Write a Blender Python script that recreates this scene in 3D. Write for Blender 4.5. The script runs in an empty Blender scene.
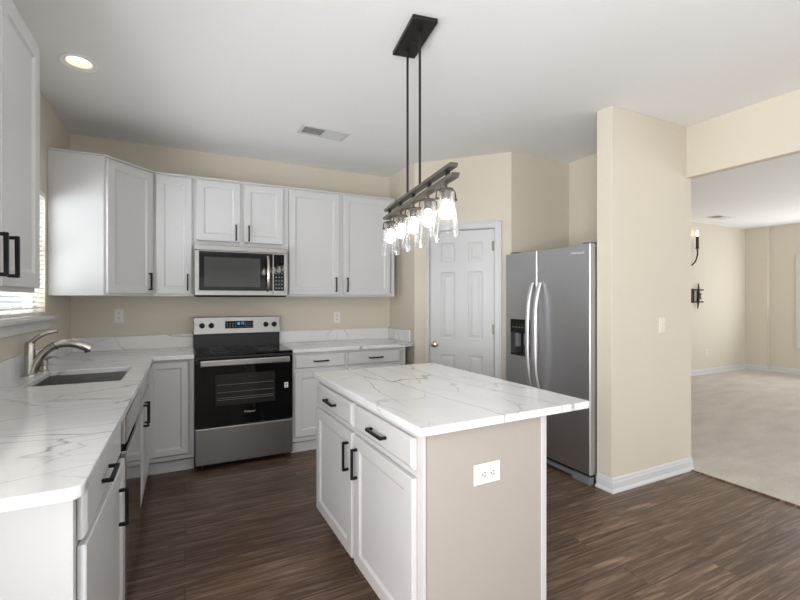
import bpy, bmesh, math, random
from mathutils import Vector, Matrix

random.seed(7)
S = bpy.context.scene
COL = S.collection
R = math.radians
H_CEIL = 2.70
XL, YB = -0.852, 4.116          # left wall face, back wall face

# ------------------------------------------------------------------ camera
cd = bpy.data.cameras.new('camera')
cam = bpy.data.objects.new('camera', cd)
COL.objects.link(cam)
cam.location = (0, 0, 1.3461)
cam.rotation_euler = (R(90), 0, -0.4358)
cd.sensor_width = 36
cd.lens = 412.63 / 800 * 36
cd.shift_x = (400 - 377.13) / 800
cd.shift_y = -(300 - 299.22) / 800
cd.clip_start = 0.02
S.camera = cam

# ------------------------------------------------------------------ world and light
w = bpy.data.worlds.new('sky')
S.world = w
w.use_nodes = True
bg = w.node_tree.nodes['Background']
bg.inputs[0].default_value = (0.93, 0.97, 1.0, 1)
bg.inputs[1].default_value = 0.55

def area(name, loc, rot, sx, sy, power, col=(1, 1, 1)):
    l = bpy.data.lights.new(name, 'AREA')
    l.shape = 'RECTANGLE'; l.size = sx; l.size_y = sy
    l.energy = power; l.color = col
    o = bpy.data.objects.new(name, l)
    o.location = loc; o.rotation_euler = rot
    COL.objects.link(o)
    return o

# daylight through the windows behind the camera, over the sink and in the living room
area('daylight_patio', (1.3, -2.5, 1.25), (R(145), 0, 0), 3.0, 2.2, 12, (0.98, 0.99, 1.0))
area('daylight_breakfast', (XL - 0.25, -0.7, 1.35), (R(114), 0, R(-90)), 2.0, 1.8, 150, (0.97, 0.985, 1.0))
area('daylight_sink', (XL - 0.25, 2.8, 1.65), (R(88), 0, R(-90)), 1.3, 0.8, 26, (0.96, 0.98, 1.0))
area('daylight_living', (6.8, -2.45, 1.4), (R(135), 0, 0), 4.4, 2.2, 60, (0.98, 0.99, 1.0))
area('daylight_living_side', (10.04, 2.5, 1.3), (R(118), 0, R(90)), 1.7, 1.5, 30, (0.98, 0.99, 1.0))

S.view_settings.view_transform = 'Standard'
S.view_settings.look = 'None'
S.view_settings.gamma = 1
S.view_settings.use_curve_mapping = False
S.view_settings.exposure = 0.60

# ------------------------------------------------------------------ materials
def lin(r, g, b):
    def f(c):
        c /= 255.0
        return c / 12.92 if c <= 0.04045 else ((c + 0.055) / 1.055) ** 2.4
    return (f(r), f(g), f(b), 1)

def mat(name, rgb, rough=0.5, metal=0.0, emit=None, strength=0.0, coat=0.0, spec=None):
    m = bpy.data.materials.new(name)
    m.use_nodes = True
    b = m.node_tree.nodes['Principled BSDF']
    b.inputs['Base Color'].default_value = lin(*rgb)
    b.inputs['Roughness'].default_value = rough
    b.inputs['Metallic'].default_value = metal
    if coat: b.inputs['Coat Weight'].default_value = coat
    if spec is not None: b.inputs['Specular IOR Level'].default_value = spec
    if emit:
        b.inputs['Emission Color'].default_value = lin(*emit)
        b.inputs['Emission Strength'].default_value = strength
    return m

class NT:
    def __init__(s, m):
        s.t = m.node_tree; s.n = s.t.nodes; s.b = s.n['Principled BSDF']
    def add(s, typ, **kw):
        n = s.n.new(typ)
        for k, v in kw.items():
            if isinstance(v, (int, float, tuple)) and k in n.inputs: n.inputs[k].default_value = v
            else: setattr(n, k, v)
        return n
    def link(s, a, b): s.t.links.new(a, b)
    def coord(s, scale=(1, 1, 1), rot=(0, 0, 0)):
        c = s.add('ShaderNodeTexCoord'); m = s.add('ShaderNodeMapping')
        m.inputs['Scale'].default_value = scale; m.inputs['Rotation'].default_value = rot
        s.link(c.outputs['Object'], m.inputs['Vector'])
        return m.outputs['Vector']
    def noise(s, vec, scale, detail=3, dist=0.0, rough=0.5):
        n = s.add('ShaderNodeTexNoise')
        n.inputs['Scale'].default_value = scale; n.inputs['Detail'].default_value = detail
        n.inputs['Distortion'].default_value = dist; n.inputs['Roughness'].default_value = rough
        if vec is not None: s.link(vec, n.inputs['Vector'])
        return n.outputs['Fac']
    def math(s, op, a, b=None, clamp=False):
        n = s.add('ShaderNodeMath'); n.operation = op; n.use_clamp = clamp
        for i, v in enumerate((a, b)):
            if v is None: continue
            if isinstance(v, (int, float)): n.inputs[i].default_value = v
            else: s.link(v, n.inputs[i])
        return n.outputs[0]
    def ramp(s, fac, stops):
        n = s.add('ShaderNodeValToRGB'); e = n.color_ramp.elements
        while len(e) < len(stops): e.new(0.5)
        for i, (p, c) in enumerate(stops): e[i].position = p; e[i].color = c
        s.link(fac, n.inputs[0]); return n.outputs['Color']
    def mix(s, fac, a, b, mode='MIX'):
        n = s.add('ShaderNodeMix'); n.data_type = 'RGBA'; n.blend_type = mode
        for sock, v in ((n.inputs[0], fac), (n.inputs[6], a), (n.inputs[7], b)):
            if isinstance(v, (int, float, tuple)): sock.default_value = v
            else: s.link(v, sock)
        return n.outputs[2]
    def bump(s, h, strength, dist=0.01):
        n = s.add('ShaderNodeBump'); n.inputs['Strength'].default_value = strength
        n.inputs['Distance'].default_value = dist
        s.link(h, n.inputs['Height']); s.link(n.outputs['Normal'], s.b.inputs['Normal'])

def paint(name, rgb, rough=0.6, bump=0.02, spec=0.3):
    m = mat(name, rgb, rough, spec=spec); t = NT(m)
    v = t.coord()
    f = t.noise(v, 1.3, 2)
    c = lin(*rgb)
    d = tuple(x * 0.965 for x in c[:3]) + (1,)
    t.link(t.mix(f, d, c), t.b.inputs['Base Color'])
    t.bump(t.noise(v, 160, 2), bump, 0.004)
    return m

M = {}
M['wall'] = paint('beige_wall_paint', (212, 204, 189), 0.7)
M['ceiling'] = paint('white_ceiling_paint', (240, 240, 240), 0.8)
M['trim'] = paint('white_trim_paint', (208, 209, 210), 0.4, 0.01)
M['cab'] = paint('white_cabinet_paint', (205, 205, 206), 0.36, 0.01, 0.45)
M['island'] = paint('greige_island_paint', (170, 162, 154), 0.6, 0.01)
M['black'] = mat('matte_black_metal', (26, 26, 27), 0.45, 0.6)
M['bronze'] = paint('brushed_bronze_metal', (112, 108, 101), 0.42, 0.01); M['bronze'].node_tree.nodes['Principled BSDF'].inputs['Metallic'].default_value = 0.55
M['holder'] = mat('dark_bronze_socket', (74, 69, 65), 0.42, 0.5)
M['hinge'] = mat('aged_nickel', (120, 114, 104), 0.45, 0.8)
M['darkrod'] = mat('dark_bronze_metal', (44, 43, 42), 0.4, 0.6)
M['blackglass'] = mat('black_glass', (8, 8, 9), 0.05, 0, spec=0.3)
M['blackplastic'] = mat('black_plastic', (20, 20, 21), 0.4)
M['dark'] = mat('dark_interior', (14, 14, 14), 0.8)
M['white'] = mat('white_plastic', (226, 224, 218), 0.35)
M['brass'] = mat('satin_brass', (196, 180, 148), 0.28, 1.0)
M['satin'] = mat('satin_bright_steel', (226, 226, 227), 0.42, 1.0)
M['chrome'] = mat('brushed_nickel', (188, 184, 178), 0.24, 1.0)
M['grey'] = mat('grey_plastic', (120, 121, 124), 0.45)
M['display'] = mat('lit_blue_digits', (20, 60, 90), 0.4, 0, (90, 190, 255), 1.6)
M['logo'] = mat('silver_lettering', (226, 226, 228), 0.35, 0.2)
M['iron'] = mat('wrought_iron', (62, 54, 48), 0.55, 0.5)
M['bulb'] = mat('lit_bulb_glass', (255, 250, 240), 0.4, 0, (255, 244, 226), 10.0)
M['led'] = mat('lit_lamp_diffuser', (255, 246, 230), 0.4, 0, (255, 246, 232), 4.0)
M['flame'] = mat('lit_candle_bulb', (255, 240, 210), 0.4, 0, (255, 232, 190), 5.0)

def steel(name, rgb, rough, axis='z'):
    m = mat(name, rgb, rough, 1.0); t = NT(m)
    sc = {'z': (220, 220, 1.2), 'x': (1.2, 220, 220), 'y': (220, 1.2, 220)}[axis]
    f = t.noise(t.coord(sc), 1.0, 3)
    r = t.math('ADD', t.math('MULTIPLY', f, 0.14), rough - 0.07)
    t.link(r, t.b.inputs['Roughness'])
    c = lin(*rgb)
    t.link(t.mix(f, tuple(x * 0.93 for x in c[:3]) + (1,), c), t.b.inputs['Base Color'])
    return m
M['steel'] = steel('brushed_stainless_steel', (160, 159, 158), 0.34, 'x')
M['fridge'] = steel('grey_stainless_steel', (196, 196, 198), 0.38, 'z')
M['dish'] = steel('polished_stainless_steel', (205, 204, 203), 0.12, 'z')
M['sink'] = steel('satin_sink_steel', (168, 169, 170), 0.34, 'y')

def quartz():
    m = mat('white_veined_quartz', (238, 238, 238), 0.16, coat=0.15); t = NT(m)
    def vein(scale, rot, wid, dist, sc, gate, ofs):
        v = t.coord(sc, (0.35, 0.25, rot))
        sh = t.add('ShaderNodeVectorMath'); sh.operation = 'ADD'; t.link(v, sh.inputs[0]); sh.inputs[1].default_value = (ofs, ofs * 1.7, ofs * 0.6)
        n = t.add('ShaderNodeTexNoise'); n.inputs['Scale'].default_value = 2.4; n.inputs['Detail'].default_value = 4; t.link(sh.outputs[0], n.inputs['Vector'])
        ma = t.add('ShaderNodeVectorMath'); ma.operation = 'MULTIPLY_ADD'; t.link(n.outputs['Color'], ma.inputs[0]); ma.inputs[1].default_value = (dist,) * 3
        t.link(sh.outputs[0], ma.inputs[2])
        vo = t.add('ShaderNodeTexVoronoi'); vo.feature = 'DISTANCE_TO_EDGE'; vo.inputs['Scale'].default_value = scale
        t.link(ma.outputs[0], vo.inputs['Vector'])
        k = t.math('SUBTRACT', 1.0, t.math('DIVIDE', vo.outputs['Distance'], wid), True)
        g = t.noise(sh.outputs[0], 2.3, 2)
        return t.math('MULTIPLY', k, t.math('MULTIPLY', t.math('SUBTRACT', g, gate), 5.0, True), True)
    a = vein(1.5, R(10), 0.011, 0.32, (0.5, 1.9, 1), 0.32, 2.0)
    b = vein(2.3, R(-40), 0.014, 0.35, (0.8, 1.5, 1), 0.50, 4.0)
    d = vein(2.1, R(24), 0.011, 0.35, (0.5, 1.8, 1), 0.40, 9.0)
    cl = t.noise(t.coord((1, 2, 1), (0, 0, R(30))), 2.0, 3)
    base = t.ramp(cl, [(0.35, lin(220, 220, 221)), (0.7, lin(230, 230, 230))])
    c1 = t.mix(t.math('MULTIPLY', a, 0.85), base, lin(138, 135, 133))
    c2 = t.mix(t.math('MULTIPLY', b, 0.6), c1, lin(158, 155, 153))
    c2 = t.mix(t.math('MULTIPLY', d, 0.55), c2, lin(150, 147, 146))
    t.link(c2, t.b.inputs['Base Color'])
    return m
M['quartz'] = quartz()

def plank():
    m = mat('dark_walnut_vinyl_plank', (90, 72, 62), 0.38, spec=0.4); t = NT(m)
    v = t.coord()
    br = t.add('ShaderNodeTexBrick')
    br.offset = 0.37; br.squash = 1.0
    for k, x in (('Scale', 1.0), ('Brick Width', 1.22), ('Row Height', 0.152), ('Mortar Size', 0.0016), ('Mortar Smooth', 0.2), ('Bias', 0.0)):
        br.inputs[k].default_value = x
    br.inputs['Color1'].default_value = (0, 0, 0, 1); br.inputs['Color2'].default_value = (1, 1, 1, 1)
    br.inputs['Mortar'].default_value = (0.5, 0.5, 0.5, 1)
    t.link(v, br.inputs['Vector'])
    # per plank shift of the grain
    off = t.add('ShaderNodeVectorMath'); off.operation = 'MULTIPLY_ADD'
    t.link(br.outputs['Color'], off.inputs[0]); off.inputs[1].default_value = (7.3, 3.1, 0)
    t.link(v, off.inputs[2])
    mp = t.add('ShaderNodeMapping'); mp.inputs['Scale'].default_value = (1.5, 30, 1)
    t.link(off.outputs[0], mp.inputs['Vector'])
    g1 = t.noise(mp.outputs['Vector'], 1.5, 8, 1.1, 0.68)
    mp2 = t.add('ShaderNodeMapping'); mp2.inputs['Scale'].default_value = (0.9, 7, 1)
    t.link(off.outputs[0], mp2.inputs['Vector'])
    g2 = t.noise(mp2.outputs['Vector'], 1.3, 4, 1.2)
    c = t.ramp(g1, [(0.30, lin(52, 38, 30)), (0.5, lin(106, 84, 69)), (0.72, lin(178, 153, 131))])
    c = t.mix(t.math('MULTIPLY', g2, 0.6), c, lin(76, 59, 48))
    pl = t.math('ADD', t.math('MULTIPLY', br.outputs['Color'], 0.3), 0.82)
    c = t.mix(1.0, c, pl, 'MULTIPLY')
    c = t.mix(br.outputs['Fac'], c, lin(40, 31, 27))
    t.link(c, t.b.inputs['Base Color'])
    t.bump(g1, 0.12, 0.003)
    return m
M['floor'] = plank()

def carpet():
    m = mat('pale_beige_carpet', (206, 199, 190), 0.95, spec=0.1); t = NT(m)
    v = t.coord()
    f = t.math('MULTIPLY', t.noise(v, 140, 2), 0.5)
    g = t.math('MULTIPLY', t.noise(t.coord((1, 3, 1), (0, 0, R(15))), 2.2, 4), 0.5)
    t.link(t.ramp(t.math('ADD', f, g), [(0.3, lin(196, 187, 178)), (0.7, lin(224, 218, 210))]), t.b.inputs['Base Color'])
    t.bump(t.noise(v, 300, 2), 0.6, 0.01)
    return m
M['carpet'] = carpet()

def clear(name, tint, gloss, haze=0.0):
    m = bpy.data.materials.new(name); m.use_nodes = True
    nt = m.node_tree; nt.nodes.clear()
    o = nt.nodes.new('ShaderNodeOutputMaterial'); mx = nt.nodes.new('ShaderNodeMixShader')
    tr = nt.nodes.new('ShaderNodeBsdfTransparent'); gl = nt.nodes.new('ShaderNodeBsdfGlossy')
    fr = nt.nodes.new('ShaderNodeLayerWeight'); fr.inputs['Blend'].default_value = gloss
    tr.inputs[0].default_value = tint; gl.inputs['Roughness'].default_value = 0.03
    gl.inputs[0].default_value = (0.95, 0.96, 0.97, 1)
    nt.links.new(fr.outputs['Facing'], mx.inputs[0])
    nt.links.new(tr.outputs[0], mx.inputs[1]); nt.links.new(gl.outputs[0], mx.inputs[2])
    out = mx.outputs[0]
    if haze:
        df = nt.nodes.new('ShaderNodeBsdfTranslucent'); df.inputs[0].default_value = (0.95, 0.95, 0.95, 1)
        m2 = nt.nodes.new('ShaderNodeMixShader'); m2.inputs[0].default_value = haze
        nt.links.new(out, m2.inputs[1]); nt.links.new(df.outputs[0], m2.inputs[2]); out = m2.outputs[0]
    nt.links.new(out, o.inputs[0])
    return m
M['glass'] = clear('clear_shade_glass', (0.96, 0.965, 0.97, 1), 0.26, 0.03)
M['pane'] = clear('window_pane_glass', (0.98, 0.99, 1, 1), 0.06)
M['smoke'] = clear('oven_window_glass', (0.30, 0.30, 0.31, 1), 0.12)

# ------------------------------------------------------------------ mesh helpers
def box(bm, x0, x1, y0, y1, z0, z1):
    vs = [bm.verts.new((x, y, z)) for x in (x0, x1) for y in (y0, y1) for z in (z0, z1)]
    for f in ((0, 1, 3, 2), (4, 6, 7, 5), (0, 4, 5, 1), (2, 3, 7, 6), (0, 2, 6, 4), (1, 5, 7, 3)):
        bm.faces.new([vs[i] for i in f])

def prism(bm, pts, z0, z1):
    a = [bm.verts.new((x, y, z0)) for x, y in pts]; b = [bm.verts.new((x, y, z1)) for x, y in pts]
    n = len(pts)
    bm.faces.new(a[::-1]); bm.faces.new(b)
    for i in range(n): bm.faces.new((a[i], a[(i + 1) % n], b[(i + 1) % n], b[i]))

def lathe(bm, prof, seg=24, axis='z', origin=(0, 0, 0), caps=True):
    ox, oy, oz = origin; rings = []
    for r, h in prof:
        ring = []
        for i in range(seg):
            a = 2 * math.pi * i / seg; p, q = r * math.cos(a), r * math.sin(a)
            co = {'z': (ox + p, oy + q, oz + h), 'y': (ox + p, oy + h, oz + q), 'x': (ox + h, oy + p, oz + q)}[axis]
            ring.append(bm.verts.new(co))
        rings.append(ring)
    for a, b in zip(rings, rings[1:]):
        for i in range(seg): bm.faces.new((a[i], a[(i + 1) % seg], b[(i + 1) % seg], b[i]))
    if caps:
        bm.faces.new(rings[0][::-1]); bm.faces.new(rings[-1])

def tube(bm, pts, rad, seg=12, flat=1.0):
    pts = [Vector(p) for p in pts]; n = len(pts)
    rads = rad if isinstance(rad, (list, tuple)) else [rad] * n
    rings = []; up = None
    for i, p in enumerate(pts):
        t = (pts[min(i + 1, n - 1)] - pts[max(i - 1, 0)]).normalized()
        if up is None:
            up = Vector((0, 0, 1)) if abs(t.z) < 0.9 else Vector((0, 1, 0))
        s = t.cross(up).normalized(); up = s.cross(t).normalized()
        rings.append([bm.verts.new(p + rads[i] * (math.cos(2 * math.pi * k / seg) * s + flat * math.sin(2 * math.pi * k / seg) * up)) for k in range(seg)])
    for a, b in zip(rings, rings[1:]):
        for k in range(seg): bm.faces.new((a[k], a[(k + 1) % seg], b[(k + 1) % seg], b[k]))
    bm.faces.new(rings[0][::-1]); bm.faces.new(rings[-1])

def spline(ctrl, n=8):
    P = [Vector(p) for p in ctrl]; P = [2 * P[0] - P[1]] + P + [2 * P[-1] - P[-2]]; out = []
    for i in range(1, len(P) - 2):
        a, b, c, d = P[i - 1:i + 3]
        for k in range(n):
            t = k / n
            out.append(0.5 * (2 * b + (c - a) * t + (2 * a - 5 * b + 4 * c - d) * t * t + (3 * b - a - 3 * c + d) * t ** 3))
    out.append(P[-2]); return out

def obj(name, bm, m, parent=None, loc=(0, 0, 0), rotz=0, bevel=0.0, smooth=False, seg=2):
    bmesh.ops.remove_doubles(bm, verts=bm.verts, dist=1e-6)
    bmesh.ops.recalc_face_normals(bm, faces=bm.faces)
    me = bpy.data.meshes.new(name); bm.to_mesh(me); bm.free()
    me.materials.append(m)
    if smooth:
        for p in me.polygons: p.use_smooth = True
    o = bpy.data.objects.new(name, me); COL.objects.link(o)
    o.location = loc; o.rotation_euler = (0, 0, rotz)
    if parent: o.parent = parent
    if bevel:
        b = o.modifiers.new('bevel', 'BEVEL'); b.width = bevel; b.segments = seg; b.limit_method = 'ANGLE'; b.angle_limit = R(40)
    if smooth:
        e = o.modifiers.new('edges', 'EDGE_SPLIT'); e.split_angle = R(38)
    return o

def bx(name, m, parent, *boxes, bevel=0.0015, loc=(0, 0, 0), rotz=0):
    bm = bmesh.new()
    for b in boxes: box(bm, *b)
    return obj(name, bm, m, parent, loc, rotz, bevel)

def tag(o, label, cat, group=None):
    o['label'] = label; o['category'] = cat
    if group: o['group'] = group
    return o

def thing(name, label, cat, loc=(0, 0, 0), rotz=0, group=None):
    o = bpy.data.objects.new(name, None); o.empty_display_size = 0.1; COL.objects.link(o)
    o.location = loc; o.rotation_euler = (0, 0, rotz)
    return tag(o, label, cat, group)

def struct(name, m, *boxes, bevel=0.0, label=None):
    o = bx(name, m, None, *boxes, bevel=bevel); o['kind'] = 'structure'
    if label: o['label'] = label
    return o

def text(name, body, size, m, parent, loc, rot, shear=0.0):
    cu = bpy.data.curves.new(name, 'FONT'); cu.body = body; cu.size = size; cu.extrude = 0.0006
    cu.align_x = 'CENTER'; cu.align_y = 'CENTER'; cu.shear = shear
    t = bpy.data.objects.new(name, cu); COL.objects.link(t)
    bpy.context.view_layer.update()
    me = bpy.data.meshes.new_from_object(t.evaluated_get(bpy.context.evaluated_depsgraph_get()))
    bpy.data.objects.remove(t); bpy.data.curves.remove(cu)
    me.materials.clear(); me.materials.append(m); me.name = name
    o = bpy.data.objects.new(name, me); COL.objects.link(o)
    o.parent = parent; o.location = loc; o.rotation_euler = rot
    return o

def rings_face(bm, rings):
    """loft nested rectangles given as (x0, x1, z0, z1, y); last one is filled"""
    prev = None
    for x0, x1, z0, z1, y in rings:
        cur = [bm.verts.new(c) for c in ((x0, y, z0), (x1, y, z0), (x1, y, z1), (x0, y, z1))]
        if prev:
            for i in range(4): bm.faces.new((prev[i], prev[(i + 1) % 4], cur[(i + 1) % 4], cur[i]))
        prev = cur
    bm.faces.new(prev)

DT = 0.02
def shaker(w_, h_, stile=0.056, t=DT):
    bm = bmesh.new()
    def r(i, y): return (i, w_ - i, i, h_ - i, y)
    bm2 = [r(0, 0), r(0, -t + 0.003), r(0.003, -t), r(stile, -t), r(stile + 0.005, -t + 0.004), r(stile + 0.013, -t + 0.0085)]
    rings_face(bm, bm2)
    back = [bm.verts.new(c) for c in ((0, 0, 0), (0, 0, h_), (w_, 0, h_), (w_, 0, 0))]
    bm.faces.new(back)
    return bm

def slabfront(w_, h_, t=DT):
    bm = bmesh.new()
    def r(i, y): return (i, w_ - i, i, h_ - i, y)
    rings_face(bm, [r(0, 0), r(0, -t + 0.009), r(0.006, -t + 0.004), r(0.012, -t), r(0.02, -t)])
    bm.faces.new([bm.verts.new(c) for c in ((0, 0, 0), (0, 0, h_), (w_, 0, h_), (w_, 0, 0))])
    return bm

def pull(parent, x, z, vert=True, L=0.137, m=None):
    """square bar pull on a front whose face is at y=-DT"""
    s, so = 0.0055, 0.032; y0 = -DT
    bm = bmesh.new(); a = L / 2
    if vert:
        box(bm, -s, s, y0 - so, y0 - so + 2 * s, -a, a)
        for q in (-a, a - 2 * s): box(bm, -s, s, y0 - so + 2 * s, y0 - 0.0002, q, q + 2 * s)
    else:
        box(bm, -a, a, y0 - so, y0 - so + 2 * s, -s, s)
        for q in (-a, a - 2 * s): box(bm, q, q + 2 * s, y0 - so + 2 * s, y0 - 0.0002, -s, s)
    o = obj('handle', bm, M['black'], parent, (x, 0, z), 0, 0.0012)
    o['label'] = 'matte black bar handle'
    return o

def front(parent, kind, x0, x1, z0, z1, handle=None, m=None, stile=0.056):
    wd, ht = x1 - x0, z1 - z0
    bm = shaker(wd, ht, stile) if kind in ('door',) else slabfront(wd, ht)
    d = obj({'door': 'door', 'drawer': 'drawer', 'panel': 'false_front'}[kind], bm, m or M['cab'], parent, (x0, -0.0022, z0))
    if handle:
        hx, hz, v = handle
        pull(d, hx - x0, hz - z0, v)
    return d

def face_frame(parent, x0, x1, z0, z1, xs=(), zs=(), m=None, st=0.03):
    """stiles at both ends and at xs, rails at z0, z1 and zs; 19 mm deep from y=0"""
    bm = bmesh.new(); d = 0.019
    box(bm, x0, x0 + st, 0, d, z0, z1); box(bm, x1 - st, x1, 0, d, z0, z1)
    edges = [x0 + st]
    for x in xs:
        box(bm, x - st * .7, x + st * .7, 0, d, z0, z1); edges += [x - st * .7, x + st * .7]
    edges.append(x1 - st)
    for a, b in zip(edges[::2], edges[1::2]):
        for za, zb in [(z0, z0 + st), (z1 - st, z1)] + [(z - st * .5, z + st * .5) for z in zs]:
            box(bm, a, b, 0, d, za, zb)
    return obj('face_frame', bm, m or M['cab'], parent)

# ================================================================== SETTING
XH = 3.5945                    # face of the opening to the living room
# floors
struct('floor', M['floor'], (XL - 0.1, XH + 0.01, -2.6, YB + 0.1, -0.06, 0.0), label='dark wood plank kitchen floor')
o = struct('floor_carpet', M['carpet'], (XH + 0.018, 10.2, -2.6, 4.35, -0.06, 0.010), label='pale carpet of the living room'); o.name = 'floor.001'
struct('trim_1', M['floor'], (XH + 0.004, XH + 0.026, -2.6, 1.92, -0.004, 0.009), label='threshold strip between planks and carpet')
RLX, RLY, RLH = -0.548, 2.856, 0.066
_c = (H_CEIL, H_CEIL + 0.10)
struct('ceiling', M['ceiling'], (XL - 0.15, 10.2, -2.7, RLY - RLH) + _c, (XL - 0.15, 10.2, RLY + RLH, 4.4) + _c, (XL - 0.15, RLX - RLH, RLY - RLH, RLY + RLH) + _c, (RLX + RLH, 10.2, RLY - RLH, RLY + RLH) + _c)
# walls of the kitchen
struct('wall_back', M['wall'], (XL - 0.12, 2.07, YB, YB + 0.1, 0, H_CEIL))
WY0, WY1, WZ0, WZ1 = 2.22, 3.455, 1.235, 2.06
BY0, BY1, BZ0, BZ1 = -1.7, 0.3, 0.45, 2.2
wl = XL - 0.12
struct('wall_left', M['wall'], (wl, XL, -2.6, BY0, 0, H_CEIL), (wl, XL, BY0, BY1, 0, BZ0), (wl, XL, BY0, BY1, BZ1, H_CEIL),
       (wl, XL, BY1, WY0, 0, H_CEIL), (wl, XL, WY0, WY1, 0, WZ0), (wl, XL, WY0, WY1, WZ1, H_CEIL), (wl, XL, WY1, YB, 0, H_CEIL))
struct('wall_return', M['wall'], (2.07, 2.17, 3.566, YB + 0.1, 0, H_CEIL))
# pantry wall at 45 degrees with its door
PW = 0.918; DX0, DX1, DZ = 0.157, 0.764, 2.006
bm = bmesh.new()
box(bm, 0, DX0 - 0.012, 0, 0.1, 0, H_CEIL); box(bm, DX1 + 0.012, PW, 0, 0.1, 0, H_CEIL); box(bm, DX0 - 0.012, DX1 + 0.012, 0, 0.1, DZ + 0.012, H_CEIL)
PL = (2.07, 3.566, 0)
o = obj('wall_pantry', bm, M['wall'], None, PL, R(-45)); o['kind'] = 'structure'
struct('wall_alcove_back', M['wall'], (2.72, 3.475, 2.917, 3.02, 0, H_CEIL)).name = 'wall_alcove'
struct('wall_fridge', M['wall'], (3.466, 3.62, 2.036, 4.3, 0, H_CEIL))
struct('wall_partition', M['wall'], (2.702, 3.650, 1.92, 2.036, 0, H_CEIL), bevel=0.003)
struct('wall_header', M['wall'], (3.578, 3.650, -2.6, 1.92, 2.302, H_CEIL), bevel=0.003)
# wall behind the camera with its patio window, and of the living room
struct('wall_rear', M['wall'], (XL - 0.12, -0.2, -2.42, -2.3, 0, H_CEIL), (2.8, 4.6, -2.42, -2.3, 0, H_CEIL), (9.0, 10.2, -2.42, -2.3, 0, H_CEIL),
       (-0.2, 2.8, -2.42, -2.3, 2.4, H_CEIL), (4.6, 9.0, -2.42, -2.3, 2.45, H_CEIL), (4.6, 9.0, -2.42, -2.3, 0, 0.3))
struct('wall_living_back', M['wall'], (3.62, 10.0, 4.22, 4.32, 0, H_CEIL))
struct('wall_living_right', M['wall'], (9.80, 10.1, 3.89, 4.22, 0, H_CEIL), (9.90, 10.1, 3.46, 3.89, 0, H_CEIL), (9.90, 10.1, 1.6, 3.46, 0, 0.5),
       (9.90, 10.1, 1.6, 3.46, 2.1, H_CEIL), (9.90, 10.1, -2.6, 1.6, 0, H_CEIL))

# baseboards
def basebd(name, *segs):
    bm = bmesh.new()
    for x0, x1, y0, y1 in segs:
        box(bm, x0, x1, y0, y1, 0, 0.085)
        cx, cy = (x0 + x1) / 2, (y0 + y1) / 2
    o = obj(name, bm, M['trim'], None, (0, 0, 0), 0, 0.006); o['kind'] = 'structure'; return o
def base_profile(name, p, q, nrm, z=0.0):
    """moulded baseboard along p->q, standing out along nrm"""
    prof = [(0, 0), (0.027, 0), (0.026, 0.010), (0.018, 0.020), (0.014, 0.024), (0.013, 0.066), (0.009, 0.074), (0.008, 0.084), (0.003, 0.094), (0, 0.096)]
    return [[(x + nrm[0] * d, y + nrm[1] * d, z + h) for d, h in prof] for x, y in (p, q)]
def baseboard(name, path, closed_ends=True, z=0.0):
    """path: list of (x, y, nx, ny): mitred section points"""
    bm = bmesh.new(); rows = []
    prof = [(0, 0), (0.027, 0), (0.026, 0.010), (0.018, 0.020), (0.014, 0.024), (0.013, 0.066), (0.009, 0.074), (0.008, 0.084), (0.003, 0.094), (0, 0.096)]
    for x, y, nx, ny in path: rows.append([bm.verts.new((x + nx * d, y + ny * d, z + h)) for d, h in prof])
    for a, b in zip(rows, rows[1:]):
        for i in range(len(prof) - 1): bm.faces.new((a[i], a[i + 1], b[i + 1], b[i]))
    bm.faces.new(rows[0]); bm.faces.new(rows[-1][::-1])
    o = obj(name, bm, M['trim']); o['kind'] = 'structure'; return o
baseboard('baseboard_partition', [(2.702, 2.030, -1, 0), (2.702, 1.92, -1, -1), (3.650, 1.92, 0, -1)])
baseboard('baseboard_living', [(3.64, 4.22, 0, -1), (9.80, 4.22, -1, -1), (9.80, 3.89, -1, -1), (9.90, 3.89, -1, -1), (9.90, 3.3, -1, 0)], z=0.008)

# pantry door_1: slab with six raised panels, casing, knob, hinges
dr = bpy.data.objects.new('door_1', None); COL.objects.link(dr); dr.location = PL; dr.rotation_euler = (0, 0, R(-45)); dr['kind'] = 'structure'
dr['label'] = 'white six panel pantry door on the angled wall'
bm = bmesh.new()
cw = 0.060; cl = 0.034
def casing_box(x0, x1, z0, z1): box(bm, x0, x1, -0.018, 0, z0, z1)
casing_box(DX0 - 0.008 - cl, DX0 - 0.008, 0, DZ + 0.008 + cw); casing_box(DX1 + 0.008, DX1 + 0.008 + cw, 0, DZ + 0.008 + cw)
casing_box(DX0 - 0.008, DX1 + 0.008, DZ + 0.008, DZ + 0.008 + cw)
for x0, x1 in ((DX0 - 0.008 - cl, DX0 - 0.008 - cl + 0.014), (DX1 + 0.008 + cw - 0.018, DX1 + 0.008 + cw)): box(bm, x0, x1, -0.024, -0.018, 0, DZ + 0.008 + cw)
box(bm, DX0 - 0.008 - cl, DX1 + 0.008 + cw, -0.024, -0.018, DZ + 0.008 + cw - 0.018, DZ + 0.008 + cw)
obj('casing', bm, M['trim'], dr, bevel=0.003)
bx('jamb', M['trim'], dr, (DX0 - 0.012, DX0 - 0.003, 0.0, 0.1, 0, DZ + 0.012), (DX1 + 0.003, DX1 + 0.012, 0.0, 0.1, 0, DZ + 0.012), (DX0 - 0.003, DX1 + 0.003, 0.0, 0.1, DZ + 0.003, DZ + 0.012),
   (DX0 - 0.003, DX1 + 0.003, 0.055, 0.07, 0.01, DZ + 0.003))
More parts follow.
